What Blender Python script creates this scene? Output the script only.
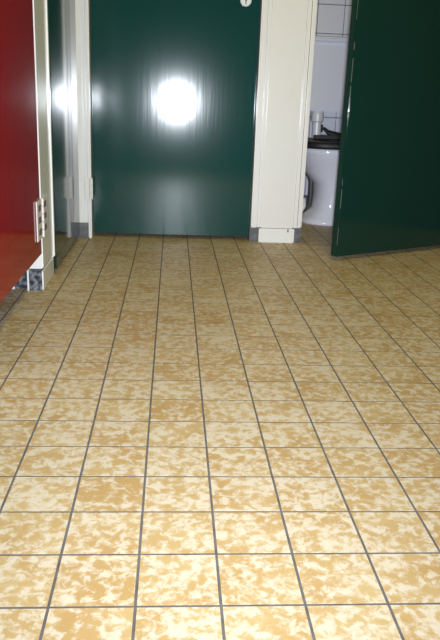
import bpy, bmesh, math, random
from mathutils import Vector, Matrix
random.seed(7)
S = 0.105            # one floor tile pitch in metres; coordinates below are in tile pitches
scn = bpy.context.scene
for o in list(bpy.data.objects): bpy.data.objects.remove(o)
COL = scn.collection

# ------------------------------------------------------------------ camera
F, YAW, PITCH, ROLL = 719.1, 0.0724728, 0.2996572, -0.0389985
CX, CY, CH = 3.34524, -7.04195, 5.68878
def cam_axes():
    cy, sy, cp, sp = math.cos(YAW), math.sin(YAW), math.cos(PITCH), math.sin(PITCH)
    f = Vector((sy, cy, 0)); r = Vector((cy, -sy, 0)); z = Vector((0, 0, 1))
    f2 = f*cp - z*sp; d = -(z*cp + f*sp)
    cr, sr = math.cos(ROLL), math.sin(ROLL)
    return r*cr + d*sr, -r*sr + d*cr, f2
AR, AD, AF = cam_axes()
cam = bpy.data.cameras.new('camera'); camo = bpy.data.objects.new('camera', cam); COL.objects.link(camo)
m = Matrix((AR, -AD, -AF)).transposed().to_4x4(); m.translation = Vector((CX, CY, CH))*S
camo.matrix_world = m
cam.sensor_fit = 'VERTICAL'; cam.sensor_height = 36.0; cam.lens = F/640*36; cam.clip_start = 0.02
scn.camera = camo
def project(x, y, z=0):
    q = Vector((x-CX, y-CY, z-CH)); d = q.dot(AF)
    if d < 0.1: return None
    return 220 + F*q.dot(AR)/d, 320 + F*q.dot(AD)/d, d

# ------------------------------------------------------------------ light and exposure
w = bpy.data.worlds.new('world'); scn.world = w; w.use_nodes = True
w.node_tree.nodes['Background'].inputs[0].default_value = (1, .95, .85, 1)
w.node_tree.nodes['Background'].inputs[1].default_value = 0.02
vs = scn.view_settings
vs.view_transform = 'Standard'; vs.look = 'None'; vs.gamma = 1; vs.use_curve_mapping = False; vs.exposure = 0.0
# the photographer's flash gun, mounted beside the lens and tilted up from the view axis to light the near floor less
fl = bpy.data.lights.new('camera_flash', 'AREA'); flo = bpy.data.objects.new('camera_flash', fl); COL.objects.link(flo)
fl.shape = 'RECTANGLE'; fl.size = 0.05; fl.size_y = 0.035; fl.energy = 20.5; fl.color = (0.85, 0.91, 1.0); fl.spread = math.radians(100)
mm = m @ Matrix.Rotation(math.radians(12), 4, 'X'); mm.translation = (Vector((CX+.20, CY+.2, CH-.45)))*S
flo.matrix_world = mm

# ------------------------------------------------------------------ materials
def mat(name, base, rough=0.5, spec=0.5, coat=0.0, noise=None, bump=None, vary=0.0, metal=0.0):
    M = bpy.data.materials.new(name); M.use_nodes = True; nt = M.node_tree; N = nt.nodes; L = nt.links
    b = N['Principled BSDF']; b.inputs['Base Color'].default_value = (*base, 1); b.inputs['Roughness'].default_value = rough
    b.inputs['Specular IOR Level'].default_value = spec; b.inputs['Coat Weight'].default_value = coat; b.inputs['Metallic'].default_value = metal
    b.inputs['Coat Roughness'].default_value = 0.1
    tc = N.new('ShaderNodeTexCoord')
    if noise:   # (scale, second colour, low, high, (sx,sy,sz))
        mp = N.new('ShaderNodeMapping'); mp.inputs['Scale'].default_value = noise[4] if len(noise) > 4 else (1, 1, 1)
        L.new(tc.outputs['Object'], mp.inputs['Vector'])
        n = N.new('ShaderNodeTexNoise'); n.inputs['Scale'].default_value = noise[0]; n.inputs['Detail'].default_value = 6
        L.new(mp.outputs[0], n.inputs['Vector'])
        r = N.new('ShaderNodeMapRange'); r.inputs['From Min'].default_value = noise[2]; r.inputs['From Max'].default_value = noise[3]
        L.new(n.outputs['Fac'], r.inputs['Value'])
        mx = N.new('ShaderNodeMix'); mx.data_type = 'RGBA'
        mx.inputs['A'].default_value = (*base, 1); mx.inputs['B'].default_value = (*noise[1], 1)
        L.new(r.outputs[0], mx.inputs['Factor']); L.new(mx.outputs['Result'], b.inputs['Base Color'])
    if bump:    # (scale, strength, distance, (sx,sy,sz))
        mp = N.new('ShaderNodeMapping'); mp.inputs['Scale'].default_value = bump[3]
        L.new(tc.outputs['Object'], mp.inputs['Vector'])
        n = N.new('ShaderNodeTexNoise'); n.inputs['Scale'].default_value = bump[0]; n.inputs['Detail'].default_value = 3
        L.new(mp.outputs[0], n.inputs['Vector'])
        bp = N.new('ShaderNodeBump'); bp.inputs['Strength'].default_value = bump[1]; bp.inputs['Distance'].default_value = bump[2]
        L.new(n.outputs['Fac'], bp.inputs['Height']); L.new(bp.outputs[0], b.inputs['Normal'])
    return M

def tile_material():
    M = bpy.data.materials.new('mottled_floor_tile'); M.use_nodes = True; nt = M.node_tree; N = nt.nodes; L = nt.links
    b = N['Principled BSDF']
    geo = N.new('ShaderNodeNewGeometry'); oi = N.new('ShaderNodeObjectInfo')
    add = N.new('ShaderNodeMath'); add.operation = 'ADD'; L.new(geo.outputs['Random Per Island'], add.inputs[0]); L.new(oi.outputs['Random'], add.inputs[1])
    mu = N.new('ShaderNodeMath'); mu.operation = 'MULTIPLY'; mu.inputs[1].default_value = 37.0; L.new(add.outputs[0], mu.inputs[0])
    cmb = N.new('ShaderNodeCombineXYZ'); L.new(mu.outputs[0], cmb.inputs['Z'])
    va = N.new('ShaderNodeVectorMath'); va.operation = 'ADD'; L.new(geo.outputs['Position'], va.inputs[0]); L.new(cmb.outputs[0], va.inputs[1])
    def noise(scale, detail, rough, dist):
        n = N.new('ShaderNodeTexNoise'); n.inputs['Scale'].default_value = scale; n.inputs['Detail'].default_value = detail
        n.inputs['Roughness'].default_value = rough; n.inputs['Distortion'].default_value = dist
        L.new(va.outputs[0], n.inputs['Vector']); return n
    n1 = noise(58, 6, 0.68, 0.4); n2 = noise(9, 2, 0.5, 0); n3 = noise(120, 3, 0.6, 0)
    # per-tile shift of the cream/tan balance
    fr = N.new('ShaderNodeMath'); fr.operation = 'FRACT'; L.new(mu.outputs[0], fr.inputs[0])
    sh = N.new('ShaderNodeMapRange'); sh.inputs['To Min'].default_value = -0.018; sh.inputs['To Max'].default_value = 0.018; L.new(fr.outputs[0], sh.inputs['Value'])
    s1 = N.new('ShaderNodeMath'); s1.operation = 'ADD'; L.new(n1.outputs['Fac'], s1.inputs[0]); L.new(sh.outputs[0], s1.inputs[1])
    k2 = N.new('ShaderNodeMath'); k2.operation = 'MULTIPLY_ADD'; k2.inputs[1].default_value = 0.13; L.new(n2.outputs['Fac'], k2.inputs[0]); L.new(s1.outputs[0], k2.inputs[2])
    r1 = N.new('ShaderNodeMapRange'); r1.interpolation_type = 'SMOOTHSTEP'
    r1.inputs['From Min'].default_value = 0.495; r1.inputs['From Max'].default_value = 0.655; L.new(k2.outputs[0], r1.inputs['Value'])
    tan = N.new('ShaderNodeMix'); tan.data_type = 'RGBA'
    tan.inputs['A'].default_value = (0.42, 0.265, 0.105, 1); tan.inputs['B'].default_value = (0.475, 0.335, 0.155, 1)
    r3 = N.new('ShaderNodeMapRange'); r3.inputs['From Min'].default_value = 0.35; r3.inputs['From Max'].default_value = 0.65; L.new(n2.outputs['Fac'], r3.inputs['Value'])
    L.new(r3.outputs[0], tan.inputs['Factor'])
    cr = N.new('ShaderNodeMix'); cr.data_type = 'RGBA'
    cr.inputs['A'].default_value = (0.545, 0.45, 0.31, 1); cr.inputs['B'].default_value = (0.615, 0.535, 0.425, 1)
    L.new(n3.outputs['Fac'], cr.inputs['Factor'])
    mx = N.new('ShaderNodeMix'); mx.data_type = 'RGBA'
    L.new(r1.outputs[0], mx.inputs['Factor']); L.new(tan.outputs['Result'], mx.inputs['A']); L.new(cr.outputs['Result'], mx.inputs['B'])
    L.new(mx.outputs['Result'], b.inputs['Base Color'])
    b.inputs['Roughness'].default_value = 0.48; b.inputs['Specular IOR Level'].default_value = 0.25
    bp = N.new('ShaderNodeBump'); bp.inputs['Strength'].default_value = 0.15; bp.inputs['Distance'].default_value = 0.002
    L.new(n1.outputs['Fac'], bp.inputs['Height']); L.new(bp.outputs[0], b.inputs['Normal'])
    return M
M_TILE = tile_material()
M_GROUT = mat('grey_grout', (0.125, 0.115, 0.11), 0.9, noise=(40, (0.08, 0.07, 0.06), .4, .7))
M_GREEN = mat('green_gloss_paint', (0.006, 0.050, 0.044), 0.112, 0.5, bump=(60, 0.16, 0.0006, (1, 1, .06)))
M_DGREEN = mat('deep_green_gloss_paint', (0.007, 0.036, 0.027), 0.085, 0.4, bump=(60, 0.10, 0.0005, (1, 1, .06)))
M_RED = mat('red_gloss_paint', (0.34, 0.003, 0.009), 0.09, 0.2, bump=(60, 0.10, 0.0005, (1, 1, .06)))
M_WHITE = mat('cream_white_gloss_paint', (0.81, 0.79, 0.76), 0.20, 0.5, noise=(14, (0.79, 0.77, 0.73), .5, .75), bump=(60, 0.06, 0.0005, (1, 1, .06)))
M_WALL = mat('white_wall_paint', (0.76, 0.73, 0.62), 0.7, noise=(5, (0.70, 0.67, 0.56), .4, .7))
M_DULL = mat('darkened_unseen_wall_green', (0.05, 0.08, 0.06), 0.6, noise=(5, (0.06, 0.10, 0.07), .4, .7))  # unseen walls coloured dark so the gloss doors reflect less haze
M_CEIL = mat('ceiling_paint', (0.80, 0.78, 0.70), 0.8)
M_MARBLE = mat('dark_marbled_skirting', (0.03, 0.033, 0.04), 0.18, 0.6, noise=(60, (0.30, 0.32, 0.36), .40, .72))
M_GREYSK = mat('grey_skirting', (0.10, 0.10, 0.105), 0.3, 0.5, noise=(40, (0.20, 0.20, 0.21), .45, .75))
M_WTILE = mat('white_glazed_tile', (0.86, 0.85, 0.95), 0.12, 0.5)
M_WGROUT = mat('dark_wall_grout', (0.16, 0.15, 0.16), 0.9)
M_CERAMIC = mat('white_ceramic', (0.86, 0.85, 0.95), 0.10, 0.5, coat=0.3)
M_SEAT = mat('black_plastic', (0.012, 0.012, 0.013), 0.5)
M_PIPE = mat('grey_white_plastic', (0.78, 0.78, 0.82), 0.3)
M_RUBBER = mat('dark_grey_rubber', (0.06, 0.06, 0.065), 0.5)
M_HINGE = mat('painted_hinge', (0.78, 0.74, 0.70), 0.3, 0.5)
M_SCREWSHADE = mat('dark_screw_shade', (0.18, 0.12, 0.12), 0.5)  # dark tone stands for shade in hinge screw recesses; also the lock pivot
M_METAL = mat('white_lock_metal', (0.80, 0.82, 0.84), 0.25, 0.6)
M_CHIP = mat('bare_chipped_wood', (0.16, 0.19, 0.15), 0.7)
M_BLACK = mat('black_gap', (0.01, 0.01, 0.01), 0.8)

# ------------------------------------------------------------------ mesh helpers (tile pitches -> metres)
def add_box(bm, x0, x1, y0, y1, z0, z1, bev=0.0, seg=2, ori=(0, 0, 0)):
    ox, oy, oz = ori
    ret = bmesh.ops.create_cube(bm, size=1.0)
    vs_ = ret['verts']
    for v in vs_:
        v.co = Vector(((x0+x1)/2-ox + v.co.x*(x1-x0), (y0+y1)/2-oy + v.co.y*(y1-y0), (z0+z1)/2-oz + v.co.z*(z1-z0)))*S
    if bev:
        es = list({e for v in vs_ for e in v.link_edges})
        bmesh.ops.bevel(bm, geom=es, offset=bev*S, segments=seg, affect='EDGES', clamp_overlap=True)
def finish(name, bm, material, parent=None, loc=None, smooth=False):
    bmesh.ops.recalc_face_normals(bm, faces=bm.faces)
    me = bpy.data.meshes.new(name); bm.to_mesh(me); bm.free()
    if smooth:
        for p in me.polygons: p.use_smooth = True
    me.materials.append(material)
    o = bpy.data.objects.new(name, me); COL.objects.link(o)
    if parent: o.parent = parent
    if loc: o.location = Vector(loc)*S
    return o
def box(name, x0, x1, y0, y1, z0, z1, material, parent=None, bev=0.0, ori=(0, 0, 0), seg=2):
    bm = bmesh.new(); add_box(bm, x0, x1, y0, y1, z0, z1, bev, seg, ori)
    return finish(name, bm, material, parent)
def empty(name, loc=(0, 0, 0)):
    o = bpy.data.objects.new(name, None); COL.objects.link(o); o.location = Vector(loc)*S; o.empty_display_size = 0.05
    return o
def tag(o, label, cat, kind=None, group=None):
    o['label'] = label; o['category'] = cat
    if kind: o['kind'] = kind
    if group: o['group'] = group
    return o
def tube_bm(pts, rad, n=14, bm=None):
    bm = bm or bmesh.new(); rings = []
    pts = [Vector(p) for p in pts]
    for i, p in enumerate(pts):
        t = (pts[min(i+1, len(pts)-1)] - pts[max(i-1, 0)]).normalized()
        a = t.cross(Vector((0, 1, 0)) if abs(t.y) < .9 else Vector((1, 0, 0))).normalized(); b_ = t.cross(a)
        r = rad[i] if isinstance(rad, (list, tuple)) else rad
        rings.append([bm.verts.new((p + (a*math.cos(2*math.pi*k/n) + b_*math.sin(2*math.pi*k/n))*r)*S) for k in range(n)])
    for A, B in zip(rings, rings[1:]):
        for k in range(n): bm.faces.new((A[k], A[(k+1) % n], B[(k+1) % n], B[k]))
    bm.faces.new(rings[0][::-1]); bm.faces.new(rings[-1])
    return bm
def loft_bm(rings):   # rings: (z, cx, y_front, y_back, half_width, power); closed loft
    bm = bmesh.new(); n = 40; RR = []
    for z, cx, yf, yb, hw, pw in rings:
        cy = yf + (yb-yf)*0.45; ring = []
        for k in range(n):
            a = 2*math.pi*k/n; c, s = math.cos(a), math.sin(a)
            ex = 2.0/pw
            x = cx + hw*math.copysign(abs(c)**ex, c)
            L_ = (yb-cy) if s > 0 else (cy-yf)
            y = cy + L_*math.copysign(abs(s)**ex, s)
            ring.append(bm.verts.new(Vector((x, y, z))*S))
        RR.append(ring)
    for A, B in zip(RR, RR[1:]):
        for k in range(n): bm.faces.new((A[k], A[(k+1) % n], B[(k+1) % n], B[k]))
    return bm, RR

# ------------------------------------------------------------------ floor: grout bed and single tiles
XMIN, XMAX, YMIN, YMAX = -10, 20, -15, 33
flr = box('floor', XMIN, XMAX, YMIN, YMAX, -1.0, -0.0025, M_GROUT)
tag(flr, 'floor of small square tan and cream mottled tiles with grey joints', 'floor', 'structure')
J = 0.036
def tile_geom(bm, cx, cy, zoff=0.0):
    h = 0.5 - J/2; b_ = 0.001; top = zoff; vs_ = []
    lev = [(h, -0.10 ), (h, top-b_), (h-b_*.35, top-b_*.3), (h-b_*1.3, top)]
    prev = None
    for hh, z in lev:
        ring = [bm.verts.new(Vector((cx+sx*hh, cy+sy*hh, z))*S) for sx, sy in ((-1, -1), (1, -1), (1, 1), (-1, 1))]
        if prev:
            for k in range(4): bm.faces.new((prev[k], prev[(k+1) % 4], ring[(k+1) % 4], ring[k]))
        prev = ring
    bm.faces.new(prev)
bm = bmesh.new(); tile_geom(bm, 0, 0)
bmesh.ops.recalc_face_normals(bm, faces=bm.faces)
tile_me = bpy.data.meshes.new('tile'); bm.to_mesh(tile_me); bm.free(); tile_me.materials.append(M_TILE)
cells = []
for i in range(XMIN, XMAX):
    for j in range(YMIN, YMAX):
        x, y = i+.5, j+.5
        pr = project(x, y); size = -1
        if pr and -40 < pr[0] < 480 and 150 < pr[1] < 700:
            ok = (x > -0.6 and y < 22.7) or (9 < x < 12.5 and y >= 22.7 and y < 27) or (x <= -0.6 and y < 13.9 and pr[1] > 290)
            if ok: size = 1.0/pr[2]**3
        cells.append((size, x, y))
cells.sort(reverse=True)
rest = bmesh.new()
for n, (size, x, y) in enumerate(cells):
    dz = random.uniform(-.0008, .0008)
    if n < 300 and size > 0:
        o = bpy.data.objects.new('tile', tile_me); COL.objects.link(o); o.parent = flr
        o.location = (x*S, y*S, dz*S)
        o.rotation_euler = (random.uniform(-.0006, .0006), random.uniform(-.0006, .0006), random.uniform(-.004, .004))
    else:
        tile_geom(rest, x, y, dz)
ro = finish('tile_field', rest, M_TILE, flr); ro['kind'] = 'stuff'

# ------------------------------------------------------------------ room shell
CZ = 25.5
WX, WY = -0.45, 22.4          # faces of the left and back cubicle fronts
HD = 19.0                     # head of the doors
def struct(name, label, cat, *a, material=M_WALL, bev=0.0):
    return tag(box(name, *a, material, bev=bev), label, cat, 'structure')
struct('ceiling', 'plain white painted ceiling above the washroom', 'ceiling', XMIN, XMAX, YMIN, YMAX, CZ, CZ+1, material=M_CEIL)
struct('wall_right', 'unseen side wall darkened to dull green on the right of the washroom', 'wall', 19.2, 20, YMIN, WY+.7, 0, CZ, material=M_DULL)
struct('wall_front', 'unseen wall darkened to dull green behind the photographer', 'wall', XMIN, 19.2, YMIN, YMIN+.8, 0, CZ, material=M_DULL)
struct('wall_left', 'unseen left wall darkened to dull green nearest the photographer', 'wall', WX-.8, WX, YMIN+.8, 5.2, 0, CZ, material=M_DULL)
struct('wall_left_header', 'white wall band above the left doors', 'wall', WX-.8, WX, 5.2, WY, HD+.45, CZ)
struct('wall_back_header', 'white wall band above the back doors', 'wall', WX-.8, 19.2, WY, WY+.8, HD+.45, CZ)
struct('wall_back', 'white wall beside the open cubicle', 'wall', 17.6, 19.2, WY, WY+.8, 0, HD+.45)
# cubicle partitions
PL = empty('wall_partition_left', (-5, 14.6, 0)); tag(PL, 'cubicle partition behind the left post with dark marbled skirting', 'wall', 'structure')
box('partition_panel', XMIN, -0.9, 14.25, 15.0, .62, CZ, M_WALL, PL, ori=(-5, 14.6, 0))
box('skirting', XMIN, -0.9, 14.15, 15.0, 0, .62, M_MARBLE, PL, ori=(-5, 14.6, 0), bev=.03)
c = box('chip', -1.43, -1.31, 14.10, 14.16, 0, .07, M_WTILE, PL, ori=(-5, 14.6, 0)); c['label'] = 'small white chipped spot at foot of skirting'
struct('wall_far_left', 'far wall inside the left cubicles', 'wall', XMIN, XMIN+.5, YMIN+.8, 23.2, 0, CZ)
struct('wall_partition_corner', 'partition behind the corner between left and back cubicles', 'wall', XMIN+.5, -1.3, 22.4, 23.2, 0, CZ)
struct('wall_partition_back', 'partition between the two back cubicles', 'wall', 7.4, 8.0, 23.2, 32.1, 0, CZ)
struct('wall_partition_right', 'right partition inside the open cubicle', 'wall', 16.2, 16.8, 23.2, 32.1, 0, CZ)
struct('wall_partition_closed', 'left side wall inside the closed back cubicle', 'wall', -1.3, -.8, 23.2, 32.1, 0, CZ)
# tiled cubicle back wall
WB = struct('wall_cubicle_back', 'cubicle back wall of white square glazed tiles with dark joints', 'wall', -1.3, 16.8, 32.0, 32.6, 0, CZ, material=M_WGROUT)
bm = bmesh.new(); P_ = 1.37; G = .032
add_box(bm, -(P_-G)/2, (P_-G)/2, 0, .2, -(P_-G)/2, (P_-G)/2, .02, 1)
bmesh.ops.recalc_face_normals(bm, faces=bm.faces)
wt_me = bpy.data.meshes.new('wall_tile'); bm.to_mesh(wt_me); bm.free(); wt_me.materials.append(M_WTILE)
zs = [10.38 - P_*.5 + P_*k for k in range(-7, 8)]
for z in zs:
    if z < .66: continue
    for k in range(-2, 5):
        x = 10.52 + P_*.5 + P_*k
        if x-P_/2 < 7.9 or x+P_/2 > 16.4: continue
        o = bpy.data.objects.new('wall_tile', wt_me); COL.objects.link(o); o.parent = WB; o.location = Vector((x, 31.88, z))*S

# ------------------------------------------------------------------ posts and mouldings between the doors
def post(name, label, loc): return tag(empty(name, loc), label, 'door post', 'structure')
# back post between the closed and the open green doors
o_ = (7.7, WY, 0)
T3 = post('trim_1', 'white painted post between closed green door and open cubicle', o_)
box('post_core', 6.62, 8.68, WY+.09, WY+.75, .62, HD+.45, M_WHITE, T3, ori=o_)
box('post_panel', 7.015, 8.35, WY, WY+.75, .60, HD+.45, M_WHITE, T3, bev=.02, ori=o_)
for x0, x1, yy in ((6.60, 6.83, -.12), (6.86, 6.99, -.05), (8.54, 8.705, -.12), (8.375, 8.515, -.05)):
    box('moulding', x0, x1, WY+yy, WY+.8, .62 if x0 < 8.45 else .66, HD+.45, M_WHITE, T3, bev=.035, ori=o_)
pt = box('plinth_tile', 6.95, 8.43, WY-.06, WY+.5, 0, .585, mat('white_plinth_tile', (.84, .83, .80), .2), T3, bev=.025, ori=o_)
pt['label'] = 'white glazed plinth tile'
for x0, x1 in ((6.58, 6.95), (8.43, 8.76)):
    box('skirting', x0, x1, WY+.10, WY+.8, 0, .64, M_GREYSK, T3, bev=.02, ori=o_)
c = box('chip', 8.13, 8.19, WY-.066, WY-.05, .45, .57, M_GREYSK, pt, bev=.005, ori=o_); c['label'] = 'dark chip near top of plinth tile'
# corner post
o_ = (-.3, WY, 0)
T2 = post('trim_2', 'white stepped corner post between left and back green doors', o_)
box('post_core', -1.2, .06, WY+.06, 23.2, .62, HD+.45, M_WHITE, T2, ori=o_)
box('moulding', -.46, -.17, WY-.02, 23.2, .62, HD+.45, M_WHITE, T2, bev=.035, ori=o_)
box('moulding', -.14, -.06, WY-.07, 23.2, .62, HD+.45, M_WHITE, T2, bev=.03, ori=o_)
box('moulding', -.03, .10, WY-.12, 23.2, 0, HD+.45, M_WHITE, T2, bev=.03, ori=o_)
box('skirting', -1.0, -.04, WY-.02, 23.0, 0, .62, M_GREYSK, T2, bev=.02, ori=o_)
# left post between the red and the left green door
o_ = (-.6, 15.0, 0)
T1 = post('trim_3', 'white painted post between red door and left green door', o_)
box('post_panel', -.86, WX+.02, 13.97, 16.1, .66, HD+.45, M_WHITE, T1, bev=.03, ori=o_)
box('moulding', -.80, WX+.035, 13.95, 14.10, .66, HD+.45, M_WHITE, T1, bev=.04, ori=o_)
box('moulding', -.86, WX+.065, 15.85, 16.05, .60, HD+.45, M_WHITE, T1, bev=.04, ori=o_)
box('moulding', -.86, WX-.08, 16.04, 16.22, .60, HD+.45, M_WHITE, T1, bev=.03, ori=o_)
box('plinth_tile', -.60, WX+.02, 13.98, 15.95, 0, .60, M_WHITE, T1, bev=.025, ori=o_)
box('skirting', -.84, WX-.01, 13.90, 14.4, 0, .645, M_MARBLE, T1, bev=.02, ori=o_)
box('skirting_edge', -.885, -.835, 13.88, 14.4, 0, .70, M_WHITE, T1, bev=.01, ori=o_)
# posts just outside the picture
o_ = (16.4, WY, 0)
T4 = post('trim_4', 'white painted post at the hinge side of the open green door', o_)
box('post_panel', 15.75, 17.6, WY, WY+.8, .6, HD+.45, M_WHITE, T4, bev=.02, ori=o_)
box('moulding', 15.42, 15.77, WY-.08, WY+.8, .62, HD+.45, M_WHITE, T4, bev=.035, ori=o_)
box('plinth_tile', 15.45, 17.6, WY-.06, WY+.7, 0, .585, M_WTILE, T4, bev=.02, ori=o_)
o_ = (-.6, 6.3, 0)
T5 = post('trim_5', 'white painted post at the near edge of the red door', o_)
box('post_panel', -.9, WX, 5.2, 7.35, .6, HD+.45, M_WHITE, T5, bev=.02, ori=o_)
box('plinth_tile', -.9, WX+.05, 5.2, 7.35, 0, .6, M_WTILE, T5, bev=.02, ori=o_)
# door heads
struct('trim_6', 'white head moulding over the left doors', 'door head', -.9, WX, 7.35, 22.3, HD+.05, HD+.45, material=M_WHITE, bev=.03)
struct('trim_7', 'white head moulding over the back doors', 'door head', .1, 15.4, WY, WY+.75, HD+.05, HD+.45, material=M_WHITE, bev=.03)

# ------------------------------------------------------------------ doors
def hinge(parent, u0, u1, uk, face, z0, z1, screw_recess=None, kr=.045):
    """butt hinge in a door's local frame: u along the leaf, v out of its face (negative = towards the room)"""
    bm = bmesh.new()
    add_box(bm, u0, uk-kr, face-.03, face+.01, z0, z1, .01, 1)
    add_box(bm, uk+kr, u1, face-.03, face+.01, z0, z1, .01, 1)
    h = finish('hinge', bm, M_HINGE, parent); h['label'] = 'painted butt hinge'
    bm = bmesh.new(); n = 5; dz = (z1-z0)/n
    for k in range(n):
        tube_bm([(uk, face-.03, z0+dz*k+.012), (uk, face-.03, z0+dz*(k+1)-.012)], kr, 12, bm)
    finish('knuckle', bm, M_HINGE, h)
    for u in ((u0+uk-kr)/2, (u1+uk+kr)/2):
        for t in (.2, .5, .8):
            bm = bmesh.new(); z = z0+(z1-z0)*t
            sw = min(.2, abs(u-uk)*.5)
            add_box(bm, u-sw, u+sw, face-.035, face-.02, z-.09, z+.09, .01, 1)
            finish('screw_recess', bm, screw_recess or M_SCREWSHADE, h)  # dark pads carry the recess shade as colour; plain on the back door
    return h
def lock(parent, u, z, face):
    bm = tube_bm([(u, face+.02, z), (u, face-.03, z), (u, face-.06, z)], [.215, .215, .17], 28)
    d = finish('lock_plate', bm, M_METAL, parent, smooth=False); d['label'] = 'round white lock plate with small dark slot'
    bm = bmesh.new(); add_box(bm, u-.018, u+.018, face-.068, face-.05, z-.13, z-.04); finish('slot', bm, M_BLACK, d)
    bm = tube_bm([(u, face-.05, z), (u, face-.07, z)], .04, 12); finish('slot_pivot', bm, M_SCREWSHADE, d)

def door(name, label, loc, rotz, width, z0, material, hinge_at, thick=.33, lockz=9.36):
    """local frame: +x along the leaf from 0 to width, room face at y=0, body behind it at y>0"""
    d = empty(name, loc); d.rotation_euler = (0, 0, rotz); tag(d, label, 'door', 'structure')
    lf = box('door_leaf', 0, width, 0, thick, z0, HD, material, d, bev=.03)
    return d, lf
# back closed door
D3, lf3 = door('door_1', 'closed glossy dark green back door with bright glare', (.13, WY+.32, 0), 0, 6.44, .16, M_GREEN, 'l')
hinge(D3, -.29, .03, -.06, -.44, 1.60, 2.45, M_HINGE); lock(D3, 5.89, 9.27, 0)
hinge(D3, -.29, .03, -.06, -.44, 15.6, 16.45, M_HINGE)
# left green door (leaf runs away from the camera: local +x = world +y)
D2, lf2 = door('door_2', 'closed dark green door in left wall beside the corner post', (-.39, 16.23, 0), math.pi/2, 6.10, .13, M_DGREEN, 'r')
lock(D2, .45, 10.6, 0)
# red door
D1, lf1 = door('door_3', 'closed glossy red door with a wide gap below', (WX+.02, 7.4, 0), math.pi/2, 6.5, 1.12, M_RED, 'r')
hinge(D1, 5.75, 7.4, 6.55, -.02, 1.62, 2.75); hinge(D1, 5.55, 7.5, 6.55, -.02, 15.6, 16.7); lock(D1, .5, 9.3, 0)
# open door of the right cubicle: room face through its free corner, hinged on the right
D4, lf4 = door('door_4', 'open dark green cubicle door swung into the room', (9.50, 19.06, 0), math.radians(29.5), 6.62, .15, M_DGREEN, 'r')
hinge(D4, 6.2, 6.75, 6.52, .02, 1.6, 2.5); lock(D4, .5, 11.5, 0)
bm = bmesh.new()
z = .6
while z < 18:
    L_ = random.uniform(.15, .9); wd = random.uniform(.006, .018)
    if random.random() < (.85 if z > 5.2 else .45):
        add_box(bm, -.006, wd, -.004, wd*.8, z, z+L_)
    z += L_ + random.uniform(.1, .8)
cp = finish('paint_chips', bm, M_CHIP, D4); cp['label'] = 'pale chipped paint along the free edge'

# ------------------------------------------------------------------ toilet in the open cubicle
AX = 11.08
TO = tag(empty('toilet', (AX, 28.5, 0)), 'white ceramic toilet with black seat and cistern in open cubicle', 'toilet')
ot = (AX, 28.5, 0)
def shift(bm):
    for v in bm.verts: v.co -= Vector(ot)*S
    return bm
bm, RR = loft_bm([(0, AX, 26.85, 30.7, 1.46, 2.6), (.12, AX, 26.83, 30.7, 1.47, 2.6), (.3, AX, 26.92, 30.6, 1.25, 2.5), (.7, AX, 27.1, 30.4, .86, 2.3),
    (1.3, AX, 27.1, 30.3, .78, 2.2), (1.9, AX, 27.0, 30.3, .84, 2.3), (2.5, AX, 26.85, 30.4, 1.42, 2.2), (3.0, AX, 26.6, 30.55, 1.64, 2.2),
    (3.35, AX, 26.45, 30.6, 1.74, 2.6), (3.52, AX, 26.42, 30.6, 1.76, 2.8), (3.60, AX, 26.5, 30.55, 1.70, 2.8), (3.60, AX, 26.9, 29.6, 1.30, 2.1),
    (3.4, AX, 26.95, 29.5, 1.25, 2.1), (2.4, AX, 27.4, 29.2, .9, 2), (1.6, AX, 27.9, 28.8, .4, 2)])
bm.faces.new(RR[-1]); bm.faces.new(RR[0][::-1])
pan = finish('pan', shift(bm), M_CERAMIC, TO, smooth=True)
bm, RR = loft_bm([(3.60, AX, 26.35, 30.2, 1.80, 3), (3.65, AX, 26.30, 30.25, 1.85, 3), (3.84, AX, 26.30, 30.25, 1.85, 3), (3.91, AX, 26.38, 30.2, 1.78, 3),
    (3.91, AX, 27.0, 29.5, 1.12, 2.0), (3.84, AX, 27.05, 29.45, 1.08, 2.0), (3.60, AX, 27.05, 29.45, 1.08, 2.0)])
n = len(RR[0])
for k in range(n): bm.faces.new((RR[-1][k], RR[-1][(k+1) % n], RR[0][(k+1) % n], RR[0][k]))
seat = finish('seat', shift(bm), M_SEAT, TO, smooth=True); seat['label'] = 'black plastic toilet seat'
bm = tube_bm([(11.75, 29.9, 4.0), (11.4, 29.9, 4.1), (11.1, 29.9, 4.22), (10.85, 29.9, 4.42)], [.2, .17, .11, .07], 12)
tube_bm([(10.78, 29.9, 4.22), (10.77, 29.9, 4.58)], .055, 10, bm)
add_box(bm, 10.4, 11.9, 29.75, 30.1, 3.9, 4.08, .03)
hg = finish('hinge_arm', shift(bm), M_SEAT, seat)
pts = [(9.7, 29.1, 2.42), (9.98, 29.0, 2.38), (10.18, 28.9, 2.2), (10.27, 28.8, 1.9), (10.29, 28.8, 1.4), (10.28, 28.8, .8), (10.2, 28.9, .45), (10.0, 29, .28), (9.7, 29.1, .22)]
pts = [(x-.13, y-.4, z) for x, y, z in pts]
finish('waste_hose', shift(tube_bm(pts, .13, 12)), M_RUBBER, TO, smooth=True)
pts = [(9.2, 28.6, .5), (9.5, 28.55, .5), (9.76, 28.5, .52), (9.86, 28.5, .7), (9.88, 28.5, 1.1)]
e = finish('pipe_elbow', shift(tube_bm(pts, [.16, .16, .16, .14, .08], 14)), M_PIPE, TO, smooth=True); e['label'] = 'pale plastic pipe elbow'
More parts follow.
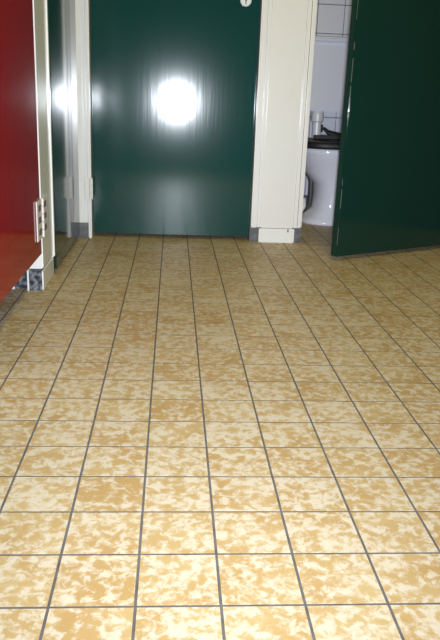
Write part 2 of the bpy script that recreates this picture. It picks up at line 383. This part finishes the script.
# cistern
oc = ot
CI = box('cistern', 9.1, 13.3, 29.9, 31.85, 5.22, 8.45, M_CERAMIC, TO, bev=.16, ori=oc, seg=4); CI['label'] = 'white box cistern'
box('lid', 9.0, 13.4, 29.8, 31.85, 8.43, 8.70, M_CERAMIC, CI, bev=.08, ori=oc, seg=3)
bm = tube_bm([(10.6, 30.3, 3.3), (10.58, 30.3, 4.72)], .23, 20)
for v in bm.verts: v.co -= Vector(oc)*S
fp = finish('flush_pipe', bm, M_PIPE, TO)
bm = tube_bm([(10.58, 30.3, 4.68), (10.58, 30.3, 4.74), (10.58, 30.3, 5.1), (10.58, 30.3, 5.24)], [.26, .32, .32, .29], 24)
for v in bm.verts: v.co -= Vector(oc)*S
finish('coupling_nut', bm, M_PIPE, fp)
bm = tube_bm([(12.9, 29.8, 8.0), (12.9, 29.7, 8.0), (12.5, 29.68, 7.9), (12.1, 29.7, 7.85)], [.1, .09, .08, .1], 12)
for v in bm.verts: v.co -= Vector(oc)*S
finish('flush_lever', bm, M_METAL, CI)

# ------------------------------------------------------------------ invented ceiling lamp for the ambient light (unseen, above the picture)
def lamp(x, y, energy, label):
    o_ = (x, y, CZ)
    LP = tag(empty('invented_ceiling_lamp', o_), label, 'lamp')
    box('housing', x-.9, x+.9, y-5.6, y+5.6, CZ-.35, CZ, M_WHITE, LP, bev=.06, ori=o_)
    em = bpy.data.materials.get('lit_tube') or bpy.data.materials.new('lit_tube'); em.use_nodes = True
    b = em.node_tree.nodes['Principled BSDF']; b.inputs['Emission Color'].default_value = (1, .93, .70, 1); b.inputs['Emission Strength'].default_value = 2.0
    bm = tube_bm([(x, y-5.3, CZ-.55), (x, y+5.3, CZ-.55)], .18, 14)
    for v in bm.verts: v.co -= Vector(o_)*S
    finish('invented_tube', bm, em, LP)
    l = bpy.data.lights.new('ambient_light', 'AREA'); l.shape = 'RECTANGLE'; l.size = .30; l.size_y = 10.6*S; l.energy = energy; l.color = (1.0, .90, .16)
    lo = bpy.data.objects.new('ambient_light', l); COL.objects.link(lo); lo.parent = LP; lo.location = (0, 0, -.80*S)
lamp(8.5, 10.0, 15, 'unseen long fluorescent ceiling lamp, invented for the ambient light over the washroom floor')
